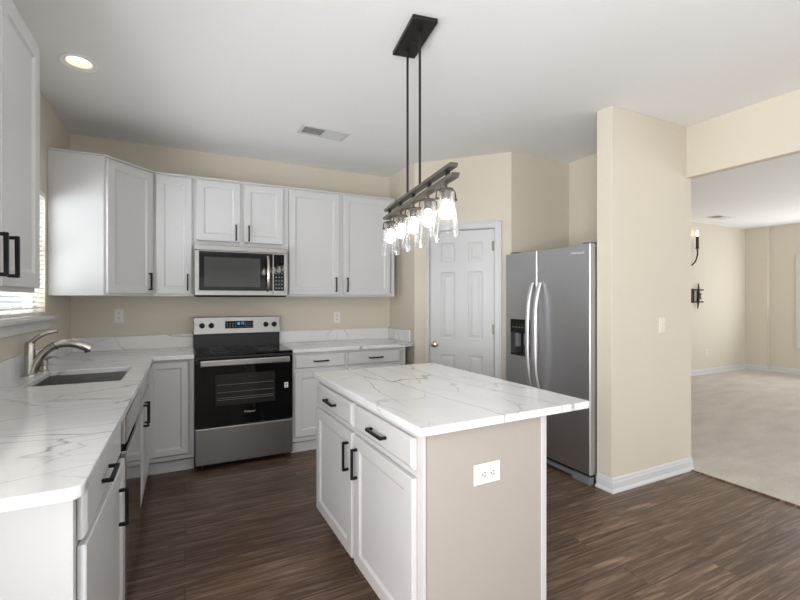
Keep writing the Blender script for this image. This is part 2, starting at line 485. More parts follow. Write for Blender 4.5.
def six_panel(w_, h_, t=0.035):
    bm = bmesh.new()
    sx = [0, 0.105, w_ / 2 - 0.062, w_ / 2 + 0.062, w_ - 0.105, w_]
    sz = [0, 0.22, 0.80, 0.95, 1.60, 1.70, 1.88, h_]
    for i in range(5):
        for j in range(7):
            x0, x1, z0, z1 = sx[i], sx[i + 1], sz[j], sz[j + 1]
            if i in (1, 3) and j in (1, 3, 5):
                r = lambda k, y: (x0 + k, x1 - k, z0 + k, z1 - k, y)
                rings_face(bm, [r(0, 0), r(0.006, 0.007), r(0.012, 0.009), r(0.02, 0.009), r(0.042, 0.002), r(0.046, 0.001)])
            else:
                bm.faces.new([bm.verts.new(c) for c in ((x0, 0, z0), (x1, 0, z0), (x1, 0, z1), (x0, 0, z1))])
    a = [bm.verts.new(c) for c in ((0, 0, 0), (w_, 0, 0), (w_, 0, h_), (0, 0, h_))]; b = [bm.verts.new(c) for c in ((0, t, 0), (w_, t, 0), (w_, t, h_), (0, t, h_))]
    for i in range(4): bm.faces.new((a[i], b[i], b[(i + 1) % 4], a[(i + 1) % 4]))
    bm.faces.new(b)
    return bm
slab = obj('door_panel', six_panel(DX1 - DX0, DZ - 0.012), M['trim'], dr, (DX0, 0.012, 0.010))
bm = bmesh.new()
lathe(bm, [(0.032, 0), (0.032, -0.006), (0.026, -0.010), (0.012, -0.014), (0.011, -0.034), (0.018, -0.040), (0.027, -0.050), (0.029, -0.060), (0.024, -0.070), (0.010, -0.075)], 24, 'y')
obj('door_knob', bm, M['brass'], slab, (0.052, 0, 0.898), smooth=True)['label'] = 'round brass door knob'
for z in (0.22, 1.02, 1.80):
    bm = bmesh.new()
    lathe(bm, [(0.0045, 0), (0.0045, 0.09), (0.003, 0.096)], 12, 'z', (DX1 + 0.002, 0.008, z))
    box(bm, DX1 - 0.02, DX1 + 0.001, 0.010, 0.0125, z, z + 0.09)
    obj('hinge', bm, M['hinge'], dr)

# window over the sink
wn = bpy.data.objects.new('window_1', None); COL.objects.link(wn); wn.location = (XL, WY0, WZ0); wn['kind'] = 'structure'
WW, WH = WY1 - WY0, WZ1 - WZ0
bx('window_frame', M['trim'], wn, (-0.11, -0.06, 0, 0.035, 0, WH), (-0.11, -0.06, WW - 0.035, WW, 0, WH), (-0.11, -0.06, 0.035, WW - 0.035, 0, 0.035), (-0.11, -0.06, 0.035, WW - 0.035, WH - 0.035, WH),
   (-0.105, -0.065, 0.035, WW - 0.035, WH / 2 - 0.016, WH / 2 + 0.016), bevel=0.002)
bx('window_pane', M['pane'], wn, (-0.088, -0.084, 0.035, WW - 0.035, 0.035, WH / 2 - 0.016), (-0.088, -0.084, 0.035, WW - 0.035, WH / 2 + 0.016, WH - 0.035), bevel=0)
bx('window_sill', M['trim'], wn, (-0.058, 0.045, -0.06, WW + 0.07, -0.024, -0.001), (0.0, 0.018, -0.04, WW + 0.05, -0.085, -0.024), bevel=0.004)
# blind
bl = thing('window_blind', 'white horizontal slat blind hanging in the window over the sink', 'blind', (XL - 0.021, WY0, WZ0))
bx('headrail', M['white'], bl, (-0.02, 0.02, 0.012, WW - 0.012, WH - 0.04, WH - 0.002), bevel=0.002)
bm = bmesh.new()
n = 24
for k in range(n):
    z = 0.05 + k * (WH - 0.11) / (n - 1); a = R(24); dx, dz = 0.022 * math.cos(a), 0.022 * math.sin(a)
    vs = [bm.verts.new((sx * dx, y, z + sx * dz + th_)) for th_ in (0, 0.002) for y in (0.015, WW - 0.015) for sx in (-1, 1)]
    for f in ((0, 1, 3, 2), (4, 6, 7, 5), (0, 4, 5, 1), (2, 3, 7, 6), (0, 2, 6, 4), (1, 5, 7, 3)): bm.faces.new([vs[i] for i in f])
obj('slats', bm, M['white'], bl)
bx('bottom_rail', M['white'], bl, (-0.02, 0.02, 0.015, WW - 0.015, 0.012, 0.03), bevel=0.003)
for y in (0.12, WW / 2, WW - 0.12):
    bm = bmesh.new()
    for x in (-0.022, 0.022): tube(bm, [(x, y, 0.02), (x, y, WH - 0.03)], 0.0012, 6)
    obj('cord', bm, M['white'], bl)

# window behind the camera on the left wall, patio window, living room windows
def big_window(nm, loc, rotz, w_, h_, mull):
    t = bpy.data.objects.new(nm, None); COL.objects.link(t); t.location = loc; t.rotation_euler = (0, 0, rotz); t['kind'] = 'structure'
    bs = [(0, 0.06, -0.03, 0.03, 0, h_), (w_ - 0.06, w_, -0.03, 0.03, 0, h_), (0.06, w_ - 0.06, -0.03, 0.03, 0, 0.06), (0.06, w_ - 0.06, -0.03, 0.03, h_ - 0.06, h_)]
    for k in range(1, mull + 1): bs.append((w_ * k / (mull + 1) - 0.03, w_ * k / (mull + 1) + 0.03, -0.03, 0.03, 0.06, h_ - 0.06))
    bx('window_frame', M['trim'], t, *bs, bevel=0.003)
    return t
big_window('window_2', (XL - 0.06, BY0, BZ0), R(90), BY1 - BY0, BZ1 - BZ0, 1)
big_window('window_3', (-0.2, -2.36, 0.0), 0, 3.0, 2.4, 1)
big_window('window_4', (4.6, -2.36, 0.3), 0, 4.4, 2.15, 2)
big_window('window_5', (9.99, 1.6, 0.5), R(90), 1.86, 1.6, 1)
struct('trim_2', M['trim'], (9.88, 9.90, 3.46, 3.52, 0.48, 2.16), (9.88, 9.90, 1.54, 1.60, 0.48, 2.16), (9.88, 9.90, 1.60, 3.46, 2.10, 2.16), (9.86, 9.90, 1.56, 3.50, 0.47, 0.50), bevel=0.003, label='white casing of the living room window')

# ================================================================== BASE CABINETS, LEFT RUN (faces +x)
XF = -0.255                    # face frame plane of the left run
CZ = 0.884                     # underside of the counters
def carcass(parent, w_, d, z0=0.11, z1=CZ, m=None, inner=0.0):
    return bx('body', m or M['cab'], parent, (0, w_, 0.019, d, z0, z1 - 0.0005))
def toe(parent, x0, x1, d, m=None, rec=0.06, z1=0.11):
    return bx('toe_kick', m or M['cab'], parent, (x0, x1, rec, d, 0, z1), bevel=0.001)

D1 = -XF + XL; D1 = abs(XL) - abs(XF) - 0.002    # depth
c = thing('base_cabinet', 'white base cabinet at the near end of the sink counter, one drawer over one door', 'cabinet', (XF, 1.284, 0), R(90))
WC = 0.674
carcass(c, WC, D1); toe(c, 0.0, WC, D1)
bx('end_panel', M['cab'], c, (-0.018, -0.0005, 0.0, D1, 0, CZ - 0.0005), bevel=0.002)
face_frame(c, 0, WC, 0.11, CZ, (), (0.714,))
front(c, 'drawer', 0.012, 0.655, 0.722, 0.862, (0.292, 0.785, False))
d = front(c, 'door', 0.012, 0.655, 0.130, 0.706, (0.510, 0.572, True)); d.rotation_euler = (0, 0, R(-1.2))

c = thing('dishwasher', 'stainless steel dishwasher under the counter beside the sink cabinet', 'dishwasher', (XF, 1.960, 0), R(90))
WD = 0.598
bx('tub', M['blackplastic'], c, (0, WD, 0.02, D1, 0.10, CZ - 0.004))
bm = bmesh.new(); box(bm, 0.003, WD - 0.003, -0.038, 0.019, 0.115, 0.725); obj('door', bm, M['dish'], c, bevel=0.004)
bx('control_panel', M['dish'], c, (0.003, WD - 0.003, -0.038, 0.019, 0.755, 0.872), bevel=0.004)
bx('pocket_handle', M['dark'], c, (0.004, WD - 0.004, -0.012, 0.019, 0.725, 0.755))
bx('toe_kick', M['blackplastic'], c, (0.003, WD - 0.003, 0.05, 0.08, 0.0, 0.10))

c = thing('sink_cabinet', 'white two door sink base cabinet below the sink', 'cabinet', (XF, 2.561, 0), R(90))
WS = 0.80
bx('body', M['cab'], c, (0, 0.018, 0.019, D1, 0.11, CZ - 0.0005), (WS - 0.018, WS, 0.019, D1, 0.11, CZ - 0.0005), (0.018, WS - 0.018, 0.019, D1, 0.11, 0.128), (0.018, WS - 0.018, D1 - 0.01, D1, 0.128, CZ - 0.0005))
toe(c, 0, WS, D1); face_frame(c, 0, WS, 0.11, CZ, (WS / 2,), (0.735,))
for x0, x1, hx in ((0.018, WS / 2 - 0.006, WS / 2 - 0.04), (WS / 2 + 0.006, WS - 0.018, WS / 2 + 0.04)):
    front(c, 'panel', x0, x1, 0.747, 0.862)
    front(c, 'door', x0, x1, 0.130, 0.722, (hx, 0.625, True))

# back run, left of range (faces -y)
YF = 3.545
DB = YB - YF - 0.002
c = thing('corner_cabinet', 'white single door base cabinet in the corner left of the range', 'cabinet', (XF, YF, 0))
WK = 0.066 - XF
carcass(c, WK, DB); toe(c, 0, WK, DB)
face_frame(c, 0, WK, 0.11, CZ)
front(c, 'door', 0.004, 0.276, 0.150, 0.862, stile=0.044)
bx('base_moulding', M['cab'], c, (0.0, WK, 0.045, 0.06, 0.0, 0.085), bevel=0.003)
bx('corner_filler', M['cab'], c, (-0.009, -0.0005, -0.182, 0.0, 0.11, CZ - 0.001))

c = thing('base_cabinet', 'white base cabinet right of the range, two drawers above doors', 'cabinet', (0.834, YF, 0))
WRB = 1.12
carcass(c, WRB, DB); toe(c, 0, WRB, DB)
face_frame(c, 0, WRB, 0.11, CZ, (0.506,), (0.728,))
front(c, 'drawer', 0.026, 0.491, 0.742, 0.862, (0.258, 0.802, False))
front(c, 'drawer', 0.520, 1.055, 0.742, 0.862, (0.790, 0.802, False))
front(c, 'door', 0.026, 0.491, 0.150, 0.715, (0.455, 0.62, True))
front(c, 'door', 0.520, 1.055, 0.150, 0.715, (0.556, 0.62, True))
bx('base_moulding', M['cab'], c, (0.0, WRB, 0.045, 0.06, 0.0, 0.085), bevel=0.003)

# ------------------------------------------------------------------ countertops
def slab_cells(xs, ys, keep, z0, z1):
    bm = bmesh.new(); V = {}
    def v(i, j, k):
        if (i, j, k) not in V: V[(i, j, k)] = bm.verts.new((xs[i], ys[j], (z0, z1)[k]))
        return V[(i, j, k)]
    for i, j in keep:
        bm.faces.new((v(i, j, 1), v(i + 1, j, 1), v(i + 1, j + 1, 1), v(i, j + 1, 1)))
        bm.faces.new((v(i, j, 0), v(i, j + 1, 0), v(i + 1, j + 1, 0), v(i + 1, j, 0)))
        for (di, dj), (a, b) in (((-1, 0), ((i, j), (i, j + 1))), ((1, 0), ((i + 1, j + 1), (i + 1, j))), ((0, -1), ((i + 1, j), (i, j))), ((0, 1), ((i, j + 1), (i + 1, j + 1)))):
            if (i + di, j + dj) not in keep:
                bm.faces.new((v(*a, 0), v(*b, 0), v(*b, 1), v(*a, 1)))
    return bm
SX0, SX1, SY0, SY1 = -0.730, -0.312, 2.572, 3.07
xs = [XL + 0.001, SX0, SX1, -0.214, 0.066]; ys = [1.15, SY0, SY1, 3.50, YB - 0.001]
keep = {(i, j) for i in range(3) for j in range(4)} - {(1, 1)}
keep.add((3, 3))
bm = slab_cells(xs, ys, keep, CZ, 0.914)
ed = [e for e in bm.edges if all(abs(v.co.x + 0.214) < 1e-4 and abs(v.co.y - 1.15) < 1e-4 for v in e.verts)]
bmesh.ops.bevel(bm, geom=ed, offset=0.03, segments=5, profile=0.5, affect='EDGES')
ct = thing('countertop', 'white veined quartz countertop around the sink, running into the left corner', 'countertop', (0, 0, 0))
ct.location = (XL, 1.15, CZ)
def at_ct(o): o.location = (-XL, -1.15, -CZ); return o
at_ct(obj('slab', bm, M['quartz'], ct, bevel=0.004))
at_ct(bx('backsplash', M['quartz'], ct, (XL + 0.001, 0.066, YB - 0.021, YB - 0.001, 0.9142, 1.030), (XL + 0.001, XL + 0.021, 1.16, YB - 0.021, 0.9142, 1.030), bevel=0.002))

bm = bmesh.new()
prism(bm, [(0.836, 3.50), (1.945, 3.50), (2.058, 3.565), (2.068, 3.60), (2.068, YB - 0.001), (0.836, YB - 0.001)], CZ, 0.914)
ct = thing('countertop', 'short white veined quartz countertop right of the range', 'countertop', (0.836, YB, CZ))
o = obj('slab', bm, M['quartz'], ct, (-0.836, -YB, -CZ), bevel=0.004)
o = bx('backsplash', M['quartz'], ct, (0.836, 2.048, YB - 0.021, YB - 0.001, 0.9142, 1.030), (2.048, 2.068, 3.64, YB - 0.001, 0.9142, 1.030), bevel=0.002, loc=(-0.836, -YB, -CZ))

# sink: hollow undermount bowl
bm = bmesh.new()
e = 0.008
def ring(x0, x1, y0, y1, z): return [bm.verts.new(q) for q in ((x0, y0, z), (x1, y0, z), (x1, y1, z), (x0, y1, z))]
rs = [ring(SX0 - 0.02, SX1 + 0.02, SY0 - 0.02, SY1 + 0.02, 0), ring(SX0 - e, SX1 + e, SY0 - e, SY1 + e, 0), ring(SX0 - e, SX1 + e, SY0 - e, SY1 + e, -0.185), ring(SX0 + 0.02, SX1 - 0.02, SY0 + 0.02, SY1 - 0.02, -0.21)]
for a, b in zip(rs, rs[1:]):
    for i in range(4): bm.faces.new((a[i], a[(i + 1) % 4], b[(i + 1) % 4], b[i]))
bm.faces.new(rs[-1])
sk = thing('sink', 'single bowl stainless steel sink set into the counter under the window', 'sink', (0, 0, 0)); sk.location = ((SX0 + SX1) / 2, (SY0 + SY1) / 2, CZ - 0.001)
b = obj('bowl', bm, M['sink'], sk, (-(SX0 + SX1) / 2, -(SY0 + SY1) / 2, 0)); 
so = b.modifiers.new('solid', 'SOLIDIFY'); so.thickness = 0.0015; so.offset = -1
bm = bmesh.new(); lathe(bm, [(0.044, 0), (0.044, 0.003), (0.036, 0.004), (0.03, 0.001), (0.008, 0.001)], 24)
obj('drain', bm, M['chrome'], sk, (0, 0, -0.2095), smooth=True)

# faucet
fx, fy = -0.792, 2.933
fc = thing('faucet', 'brushed nickel pull out faucet with lever handle behind the sink', 'faucet', (fx, fy, 0.9142))
bm = bmesh.new()
lathe(bm, [(0.033, 0), (0.033, 0.004), (0.030, 0.010), (0.026, 0.014), (0.025, 0.10), (0.025, 0.168), (0.023, 0.185), (0.016, 0.194)], 28)
obj('faucet_body', bm, M['chrome'], fc, smooth=True)
bm = bmesh.new()
pts = spline([(0.008, 0.0, 0.010), (0.026, 0.0, 0.055), (0.055, 0.0, 0.115), (0.10, 0.0, 0.158), (0.155, 0.0, 0.176), (0.21, 0.0, 0.172), (0.262, 0.0, 0.152), (0.285, 0.0, 0.138)], 6)
nn = len(pts); tube(bm, pts, [0.0255 - 0.003 * math.sin(math.pi * min(1, i / (nn * .7))) for i in range(nn)], 18)
sp = obj('spout', bm, M['chrome'], fc, smooth=True)
bm = bmesh.new(); tube(bm, [(0.116, 0, 0.1645), (0.119, 0, 0.166)], 0.0245, 18)
obj('spout_joint', bm, M['dark'], sp)
bm = bmesh.new(); tube(bm, [(0.266, 0, 0.140), (0.271, 0, 0.118)], [0.016, 0.015], 16); obj('spray_nozzle', bm, M['blackplastic'], sp)
bm = bmesh.new(); tube(bm, [(0.196, 0, 0.160), (0.214, 0, 0.154)], [0.006, 0.006], 10); obj('spray_button', bm, M['blackplastic'], sp)
bm = bmesh.new()
pts = spline([(0.004, 0, 0.185), (0.022, 0, 0.205), (0.055, 0, 0.228), (0.095, 0, 0.243), (0.128, 0, 0.247)], 6)
nn = len(pts); tube(bm, pts, [0.019 - 0.008 * i / nn for i in range(nn)], 14, 0.75)
obj('lever', bm, M['chrome'], fc, smooth=True)

# soap dispenser
sd = thing('soap_dispenser', 'small brushed nickel soap dispenser beside the faucet', 'soap dispenser', (-0.768, 3.09, 0.9142))
bm = bmesh.new(); lathe(bm, [(0.026, 0), (0.026, 0.006), (0.019, 0.012), (0.018, 0.034), (0.022, 0.038), (0.022, 0.060), (0.014, 0.070)], 20)
obj('base', bm, M['chrome'], sd, smooth=True)
bm = bmesh.new(); pts = spline([(0, 0, 0.060), (0.022, 0, 0.078), (0.046, 0, 0.084), (0.070, 0, 0.080), (0.082, 0, 0.068)], 6); tube(bm, pts, [0.010 - 0.004 * i / len(pts) for i in range(len(pts))], 12)
obj('nozzle', bm, M['chrome'], sd, smooth=True)

# ================================================================== WALL CABINETS
UZ0, UZ1, UYF = 1.372, 2.370, 3.800
DU = YB - UYF - 0.002
def wall_cab(label, x0, x1, z0, doors, divs=(), frame_st=0.03):
    c = thing('wall_cabinet', label, 'cabinet', (x0, UYF, z0))
    h_, w_ = UZ1 - z0, x1 - x0
    bx('body', M['cab'], c, (0, w_, 0.019, DU, 0.012, h_))
    face_frame(c, 0, w_, 0, h_, [d - x0 for d in divs], (), st=frame_st)
    bx('top_trim', M['cab'], c, (0, w_, -0.012, 0.019, h_ + 0.0003, h_ + 0.012), bevel=0.002)
    for a, b, hx in doors:
        front(c, 'door', a - x0, b - x0, 0.018 if z0 < 1.5 else 0.044, h_ - 0.016, (hx - x0, 0.115 if z0 < 1.5 else 0.122, True))
    return c
wall_cab('narrow white wall cabinet left of the microwave', -0.2335, 0.068, UZ0, [(-0.212, 0.052, 0.020)])
wall_cab('short white two door wall cabinet above the microwave', 0.0685, 0.832, 1.801, [(0.088, 0.440, 0.402), (0.470, 0.812, 0.510)], (0.455,))
wall_cab('wide white two door wall cabinet right of the microwave', 0.8325, 1.966, UZ0, [(0.870, 1.358, 1.320), (1.398, 1.905, 1.436)], (1.378,), 0.034)
# diagonal corner cabinet
P0, P1 = (-0.5285, 3.506), (-0.2345, 3.800)
cc = thing('corner_wall_cabinet', 'white diagonal wall cabinet in the corner beside the window', 'cabinet', (XL + 0.001, YB - 0.001, UZ0))
bm = bmesh.new()
prism(bm, [(0, 0), (0, P0[1] - YB), (P0[0] - XL - 0.001, P0[1] - YB), (P1[0] - XL - 0.001, P1[1] - YB), (P1[0] - XL - 0.001, 0)], 0, UZ1 - UZ0)
obj('body', bm, M['cab'], cc, bevel=0.002)
bm = bmesh.new()
k = 0.010
prism(bm, [(0.3, -0.2), (0.0, P0[1] - YB - k), (P0[0] - XL + k * .4, P0[1] - YB - k), (P1[0] - XL - 0.002, P1[1] - YB - k * 1.3), (P1[0] - XL - 0.002, -0.2)], UZ1 - UZ0 + 0.0003, UZ1 - UZ0 + 0.012)
obj('top_trim', bm, M['cab'], cc)
LD = math.hypot(P1[0] - P0[0], P1[1] - P0[1])
d = obj('door', shaker(LD - 0.034, UZ1 - UZ0 - 0.034), M['cab'], cc, (P0[0] - XL - 0.001 + 0.012 + 0.0003, P0[1] - YB + 0.001 + 0.012 - 0.0003, 0.018), R(45))
pull(d, LD - 0.034 - 0.038, 0.097, True)
# cabinet on the left wall, nearest the camera (faces +x)
cn = thing('wall_cabinet', 'tall white two door wall cabinet on the left wall nearest the camera', 'cabinet', (-0.555, 1.290, UZ0), R(90))
WN = 0.82; DN = abs(XL) - 0.555 - 0.002
bx('body', M['cab'], cn, (0, WN, 0.019, DN, 0.012, UZ1 - UZ0)); face_frame(cn, 0, WN, 0, UZ1 - UZ0, (WN / 2,))
bx('top_trim', M['cab'], cn, (0, WN, -0.012, 0.019, UZ1 - UZ0 + 0.0003, UZ1 - UZ0 + 0.012), bevel=0.002)
front(cn, 'door', 0.018, WN / 2 - 0.006, 0.018, UZ1 - UZ0 - 0.016, (0.370, 0.115, True))
front(cn, 'door', WN / 2 + 0.006, WN - 0.018, 0.018, UZ1 - UZ0 - 0.016, (0.465, 0.115, True))

# ================================================================== MICROWAVE
mw = thing('microwave', 'stainless over the range microwave with black glass door', 'microwave', (0.0695, 3.69, 1.366))
W = 0.761; Hm = 0.432
bx('body', M['blackplastic'], mw, (0.002, W - 0.002, 0.03, YB - 3.69 - 0.002, 0.006, Hm), bevel=0.003)
bx('top_panel', M['steel'], mw, (0, W, 0.006, 0.03, Hm - 0.044, Hm), bevel=0.003)
bm = bmesh.new()
dw = 0.635
rings_face(bm, [(0, dw, 0.012, Hm - 0.046, 0.03), (0, dw, 0.012, Hm - 0.046, 0.003), (0.003, dw - 0.003, 0.015, Hm - 0.049, 0), (0.034, dw - 0.0, 0.052, Hm - 0.054, 0), (0.036, dw - 0.002, 0.054, Hm - 0.056, 0.004)])
dd = obj('door', bm, M['steel'], mw)
bx('door_glass', M['blackglass'], dd, (0.0362, dw - 0.0022, 0.0015, 0.004, 0.0542, Hm - 0.0562), bevel=0)
bx('door_window', mat('grey_mesh_window', (62, 62, 60), 0.10, spec=0.4), dd, (0.075, dw - 0.11, 0.0008, 0.0016, 0.085, Hm - 0.10), bevel=0)
bm = bmesh.new(); pts = [(dw - 0.045, 0.0 - 0.040 * math.sin(math.pi * t) ** 0.6, 0.050 + 0.305 * t) for t in [i / 16 for i in range(17)]]
tube(bm, pts, 0.0125, 12, 0.6)
obj('handle', bm, M['chrome'], dd, smooth=True)
bx('control_panel', M['steel'], mw, (dw + 0.001, W, 0.0, 0.03, 0.012, Hm - 0.046), bevel=0.003)
cp = bx('keypad', M['blackglass'], mw, (dw + 0.006, W - 0.028, -0.001, 0.001, 0.054, Hm - 0.056), bevel=0)
for r_ in range(6):
    for q in range(3):
        x, z = dw + 0.018 + q * 0.026, 0.075 + r_ * 0.032
        bx('key', M['grey'], cp, (0, 0.016, -0.0006, 0, 0, 0.008), bevel=0, loc=(x, -0.001, z))
bx('bottom_vent', M['dark'], mw, (0.01, W - 0.01, 0.012, 0.3, 0.0, 0.0055))

# ================================================================== RANGE
RY = 3.485
rg = thing('range', 'stainless and black freestanding electric range between the base cabinets', 'range', (0.0705, RY, 0))
W = 0.760
DBK = YB - RY - 0.055
bx('body', M['blackplastic'], rg, (0.002, W - 0.002, 0.045, DBK, 0.025, 0.893), bevel=0.003)
for x in (0.05, W - 0.05):
    for y in (0.09, DBK - 0.06):
        bm = bmesh.new(); lathe(bm, [(0.02, 0), (0.016, 0.026)], 14, 'z', (x, y, 0)); obj('foot', bm, M['blackplastic'], rg)
dwr = bx('drawer', M['steel'], rg, (0, W, 0, 0.044, 0.046, 0.333), bevel=0.006)
bm = bmesh.new()
z0, z1 = 0.342, 0.872
rings_face(bm, [(0, W, z0, z1, 0.044), (0, W, z0, z1, 0.003), (0.003, W - 0.003, z0 + 0.003, z1 - 0.003, 0.0), (0.145, W - 0.145, 0.497, 0.752, 0.0), (0.147, W - 0.147, 0.499, 0.750, 0.003)])
od = obj('oven_door', bm, M['blackglass'], rg)
bx('oven_window', mat('smoked_oven_window', (40, 39, 37), 0.08, spec=0.35), od, (0.1472, W - 0.1472, 0.0015, 0.004, 0.4992, 0.7498), bevel=0)
bm = bmesh.new()
for z in (0.545, 0.56, 0.605, 0.665): tube(bm, [(0.16, 0.0016, z), (W - 0.16, 0.0016, z)], 0.0016, 6)
obj('rack_lines', bm, M['grey'], od)
bm = bmesh.new(); box(bm, 0.035, W - 0.035, -0.058, -0.034, 0.822, 0.872)
h_ = obj('handle', bm, M['steel'], od, bevel=0.008, seg=3)
for q in (0.04, W - 0.075): bx('handle_bracket', M['steel'], h_, (q, q + 0.035, -0.034, -0.0003, 0.832, 0.862))
t = text('lettering', 'Whirlpool', 0.021, M['logo'], od, (0.405, -0.0006, 0.435), (R(90), 0, 0), 0.25)
st = bx('energy_sticker', M['white'], od, (0.690, 0.722, -0.0008, -0.0002, 0.600, 0.645), bevel=0)
bm = bmesh.new(); lathe(bm, [(0.009, 0), (0.009, -0.0005)], 16, 'y', (0.706, -0.0008, 0.628)); box(bm, 0.698, 0.714, -0.0013, -0.0008, 0.606, 0.612)
obj('sticker_print', bm, M['grey'], st)
ck = bx('cooktop', M['blackglass'], rg, (0.0, W, 0.0, DBK - 0.045, 0.894, 0.914), bevel=0.004)
bm = bmesh.new()
for x, y, r_ in ((0.19, 0.16, 0.115), (0.57, 0.16, 0.095), (0.19, 0.42, 0.08), (0.57, 0.42, 0.115), (0.38, 0.43, 0.05)):
    for q in (r_, r_ * 0.66):
        lathe(bm, [(q, 0.9143), (q, 0.9147), (q - 0.002, 0.9147), (q - 0.002, 0.9143)], 40, 'z', (x, y, 0), caps=False)
obj('burner_rings', bm, M['grey'], ck)
bx('front_trim', M['blackplastic'], rg, (0, W, 0.004, 0.044, 0.8735, 0.8935), bevel=0.002)
bgd = bx('backguard', M['blackplastic'], rg, (0.0, W, DBK - 0.04, DBK, 0.8935, 1.03), bevel=0.003)
bm = bmesh.new(); box(bm, 0, W, DBK - 0.065, DBK, 1.03, 1.184)
for v in bm.verts:
    if v.co.y < DBK - 0.05 and v.co.z > 1.1: v.co.y += 0.018
cpn = obj('control_panel', bm, M['steel'], rg, bevel=0.005)
yk = lambda z: DBK - 0.065 + 0.018 * (z - 1.03) / 0.154
for x in (0.068, 0.145, 0.627, 0.705):
    bm = bmesh.new(); lathe(bm, [(0.024, 0), (0.024, -0.006), (0.0185, -0.010), (0.0165, -0.030), (0.013, -0.032)], 22, 'y'); box(bm, -0.003, 0.003, -0.036, -0.012, -0.0165, 0.0165)
    obj('knob', bm, M['black'], cpn, (x, yk(1.108) - 0.0003, 1.108))
bm = bmesh.new(); box(bm, 0.262, 0.512, 0, 0.003, 0, 0.068)
for v in bm.verts: v.co.y += yk(1.078 + v.co.z) - 0.0032; v.co.z += 1.078
dp = obj('display', bm, M['blackglass'], cpn)
bm = bmesh.new()
def seg7(ch, x, z, w_, h_):
    S7 = {'0': 'abcdef', '1': 'bc', '2': 'abged', '7': 'abc'}[ch]; s = 0.0018
    B = {'a': (x, x + w_, z + h_ - s, z + h_), 'd': (x, x + w_, z, z + s), 'g': (x, x + w_, z + h_ / 2 - s / 2, z + h_ / 2 + s / 2), 'b': (x + w_ - s, x + w_, z + h_ / 2, z + h_), 'c': (x + w_ - s, x + w_, z, z + h_ / 2), 'e': (x, x + s, z, z + h_ / 2), 'f': (x, x + s, z + h_ / 2, z + h_)}
    for q in S7: b = B[q]; box(bm, b[0], b[1], yk(b[2]) - 0.0045, yk(b[2]) - 0.0036, b[2], b[3])
for ch, x in (('1', 0.362), ('2', 0.378), ('1', 0.398), ('7', 0.414)): seg7(ch, x, 1.112, 0.011, 0.022)
obj('clock_digits', bm, M['display'], dp)
for x in [0.275 + i * 0.024 for i in range(4)] + [0.435 + i * 0.022 for i in range(4)]:
    for z in (1.090, 1.106, 1.122): bx('touch_key', M['grey'], cpn, (x, x + 0.011, yk(z) - 0.0042, yk(z) - 0.0033, z, z + 0.005), bevel=0)

# ================================================================== ISLAND
PH = R(1.3)
A = Vector((0.711, 1.184)); ux = Vector((math.cos(PH), math.sin(PH))); uy = Vector((-math.sin(PH), math.cos(PH)))
FL = A + 1.19 * uy               # far-left corner of the top
IR = R(-90) + PH
isl = thing('kitchen_island', 'greige kitchen island with two drawers over two doors', 'kitchen island', (FL.x, FL.y, 0), IR)
IX0, IX1 = 0.028, 1.146         # along the front, far to near
IY = 0.032                      # face frame plane
IB = 0.626                      # back plane of the base
M['islcab'] = paint('warm_white_island_paint', (203, 200, 199), 0.38, 0.01, 0.4)
bx('body', M['islcab'], isl, (IX0, IX1 - 0.006, IY + 0.019, IB - 0.012, 0.11, CZ - 0.0005))
ff = face_frame(isl, IX0, IX1, 0.11, CZ, (0.585,), (0.731,), M['islcab']); ff.location = (0, IY, 0)
bx('toe_kick', M['islcab'], isl, (IX0 + 0.01, IX1 - 0.01, IY + 0.07, IB - 0.02, 0, 0.11))
bx('end_panel', M['island'], isl, (IX1 - 0.0055, IX1, IY + 0.020, IB - 0.0125, 0.0, CZ - 0.0005), bevel=0)['label'] = 'plain greige end panel'
bx('back_panel', M['island'], isl, (IX0, IX1 - 0.006, IB - 0.0115, IB - 0.006, 0.0, CZ - 0.0005), bevel=0)
for y0, y1 in ((IY + 0.0005, IY + 0.013), (IB - 0.024, IB + 0.002)):
    bx('corner_trim', M['islcab'], isl, (IX1 + 0.0004, IX1 + 0.007, y0, y1, 0.0, CZ - 0.0005), bevel=0.001)['label'] = 'white corner moulding'
for x0, x1, hx in ((IX0 + 0.012, 0.570, 0.532), (0.600, 1.118, 0.638)):
    for kind, z0, z1, hd in (('drawer', 0.747, 0.858, ((x0 + x1) / 2, 0.803, False)), ('door', 0.132, 0.717, (hx, 0.600, True))):
        f = front(isl, kind, x0, x1, z0, z1, hd, M['islcab']); f.location.y = IY - 0.0022

it = thing('island_countertop', 'white veined quartz top on the island, overhanging on the fridge side', 'countertop', (FL.x, FL.y, CZ), IR)
bm = bmesh.new(); box(bm, 0, 1.19, 0, 0.852, 0, 0.03)
vert = [e for e in bm.edges if abs(e.verts[0].co.z - e.verts[1].co.z) > 0.01]
bmesh.ops.bevel(bm, geom=vert, offset=0.02, segments=5, profile=0.5, affect='EDGES')
obj('slab', bm, M['quartz'], it, bevel=0.004)

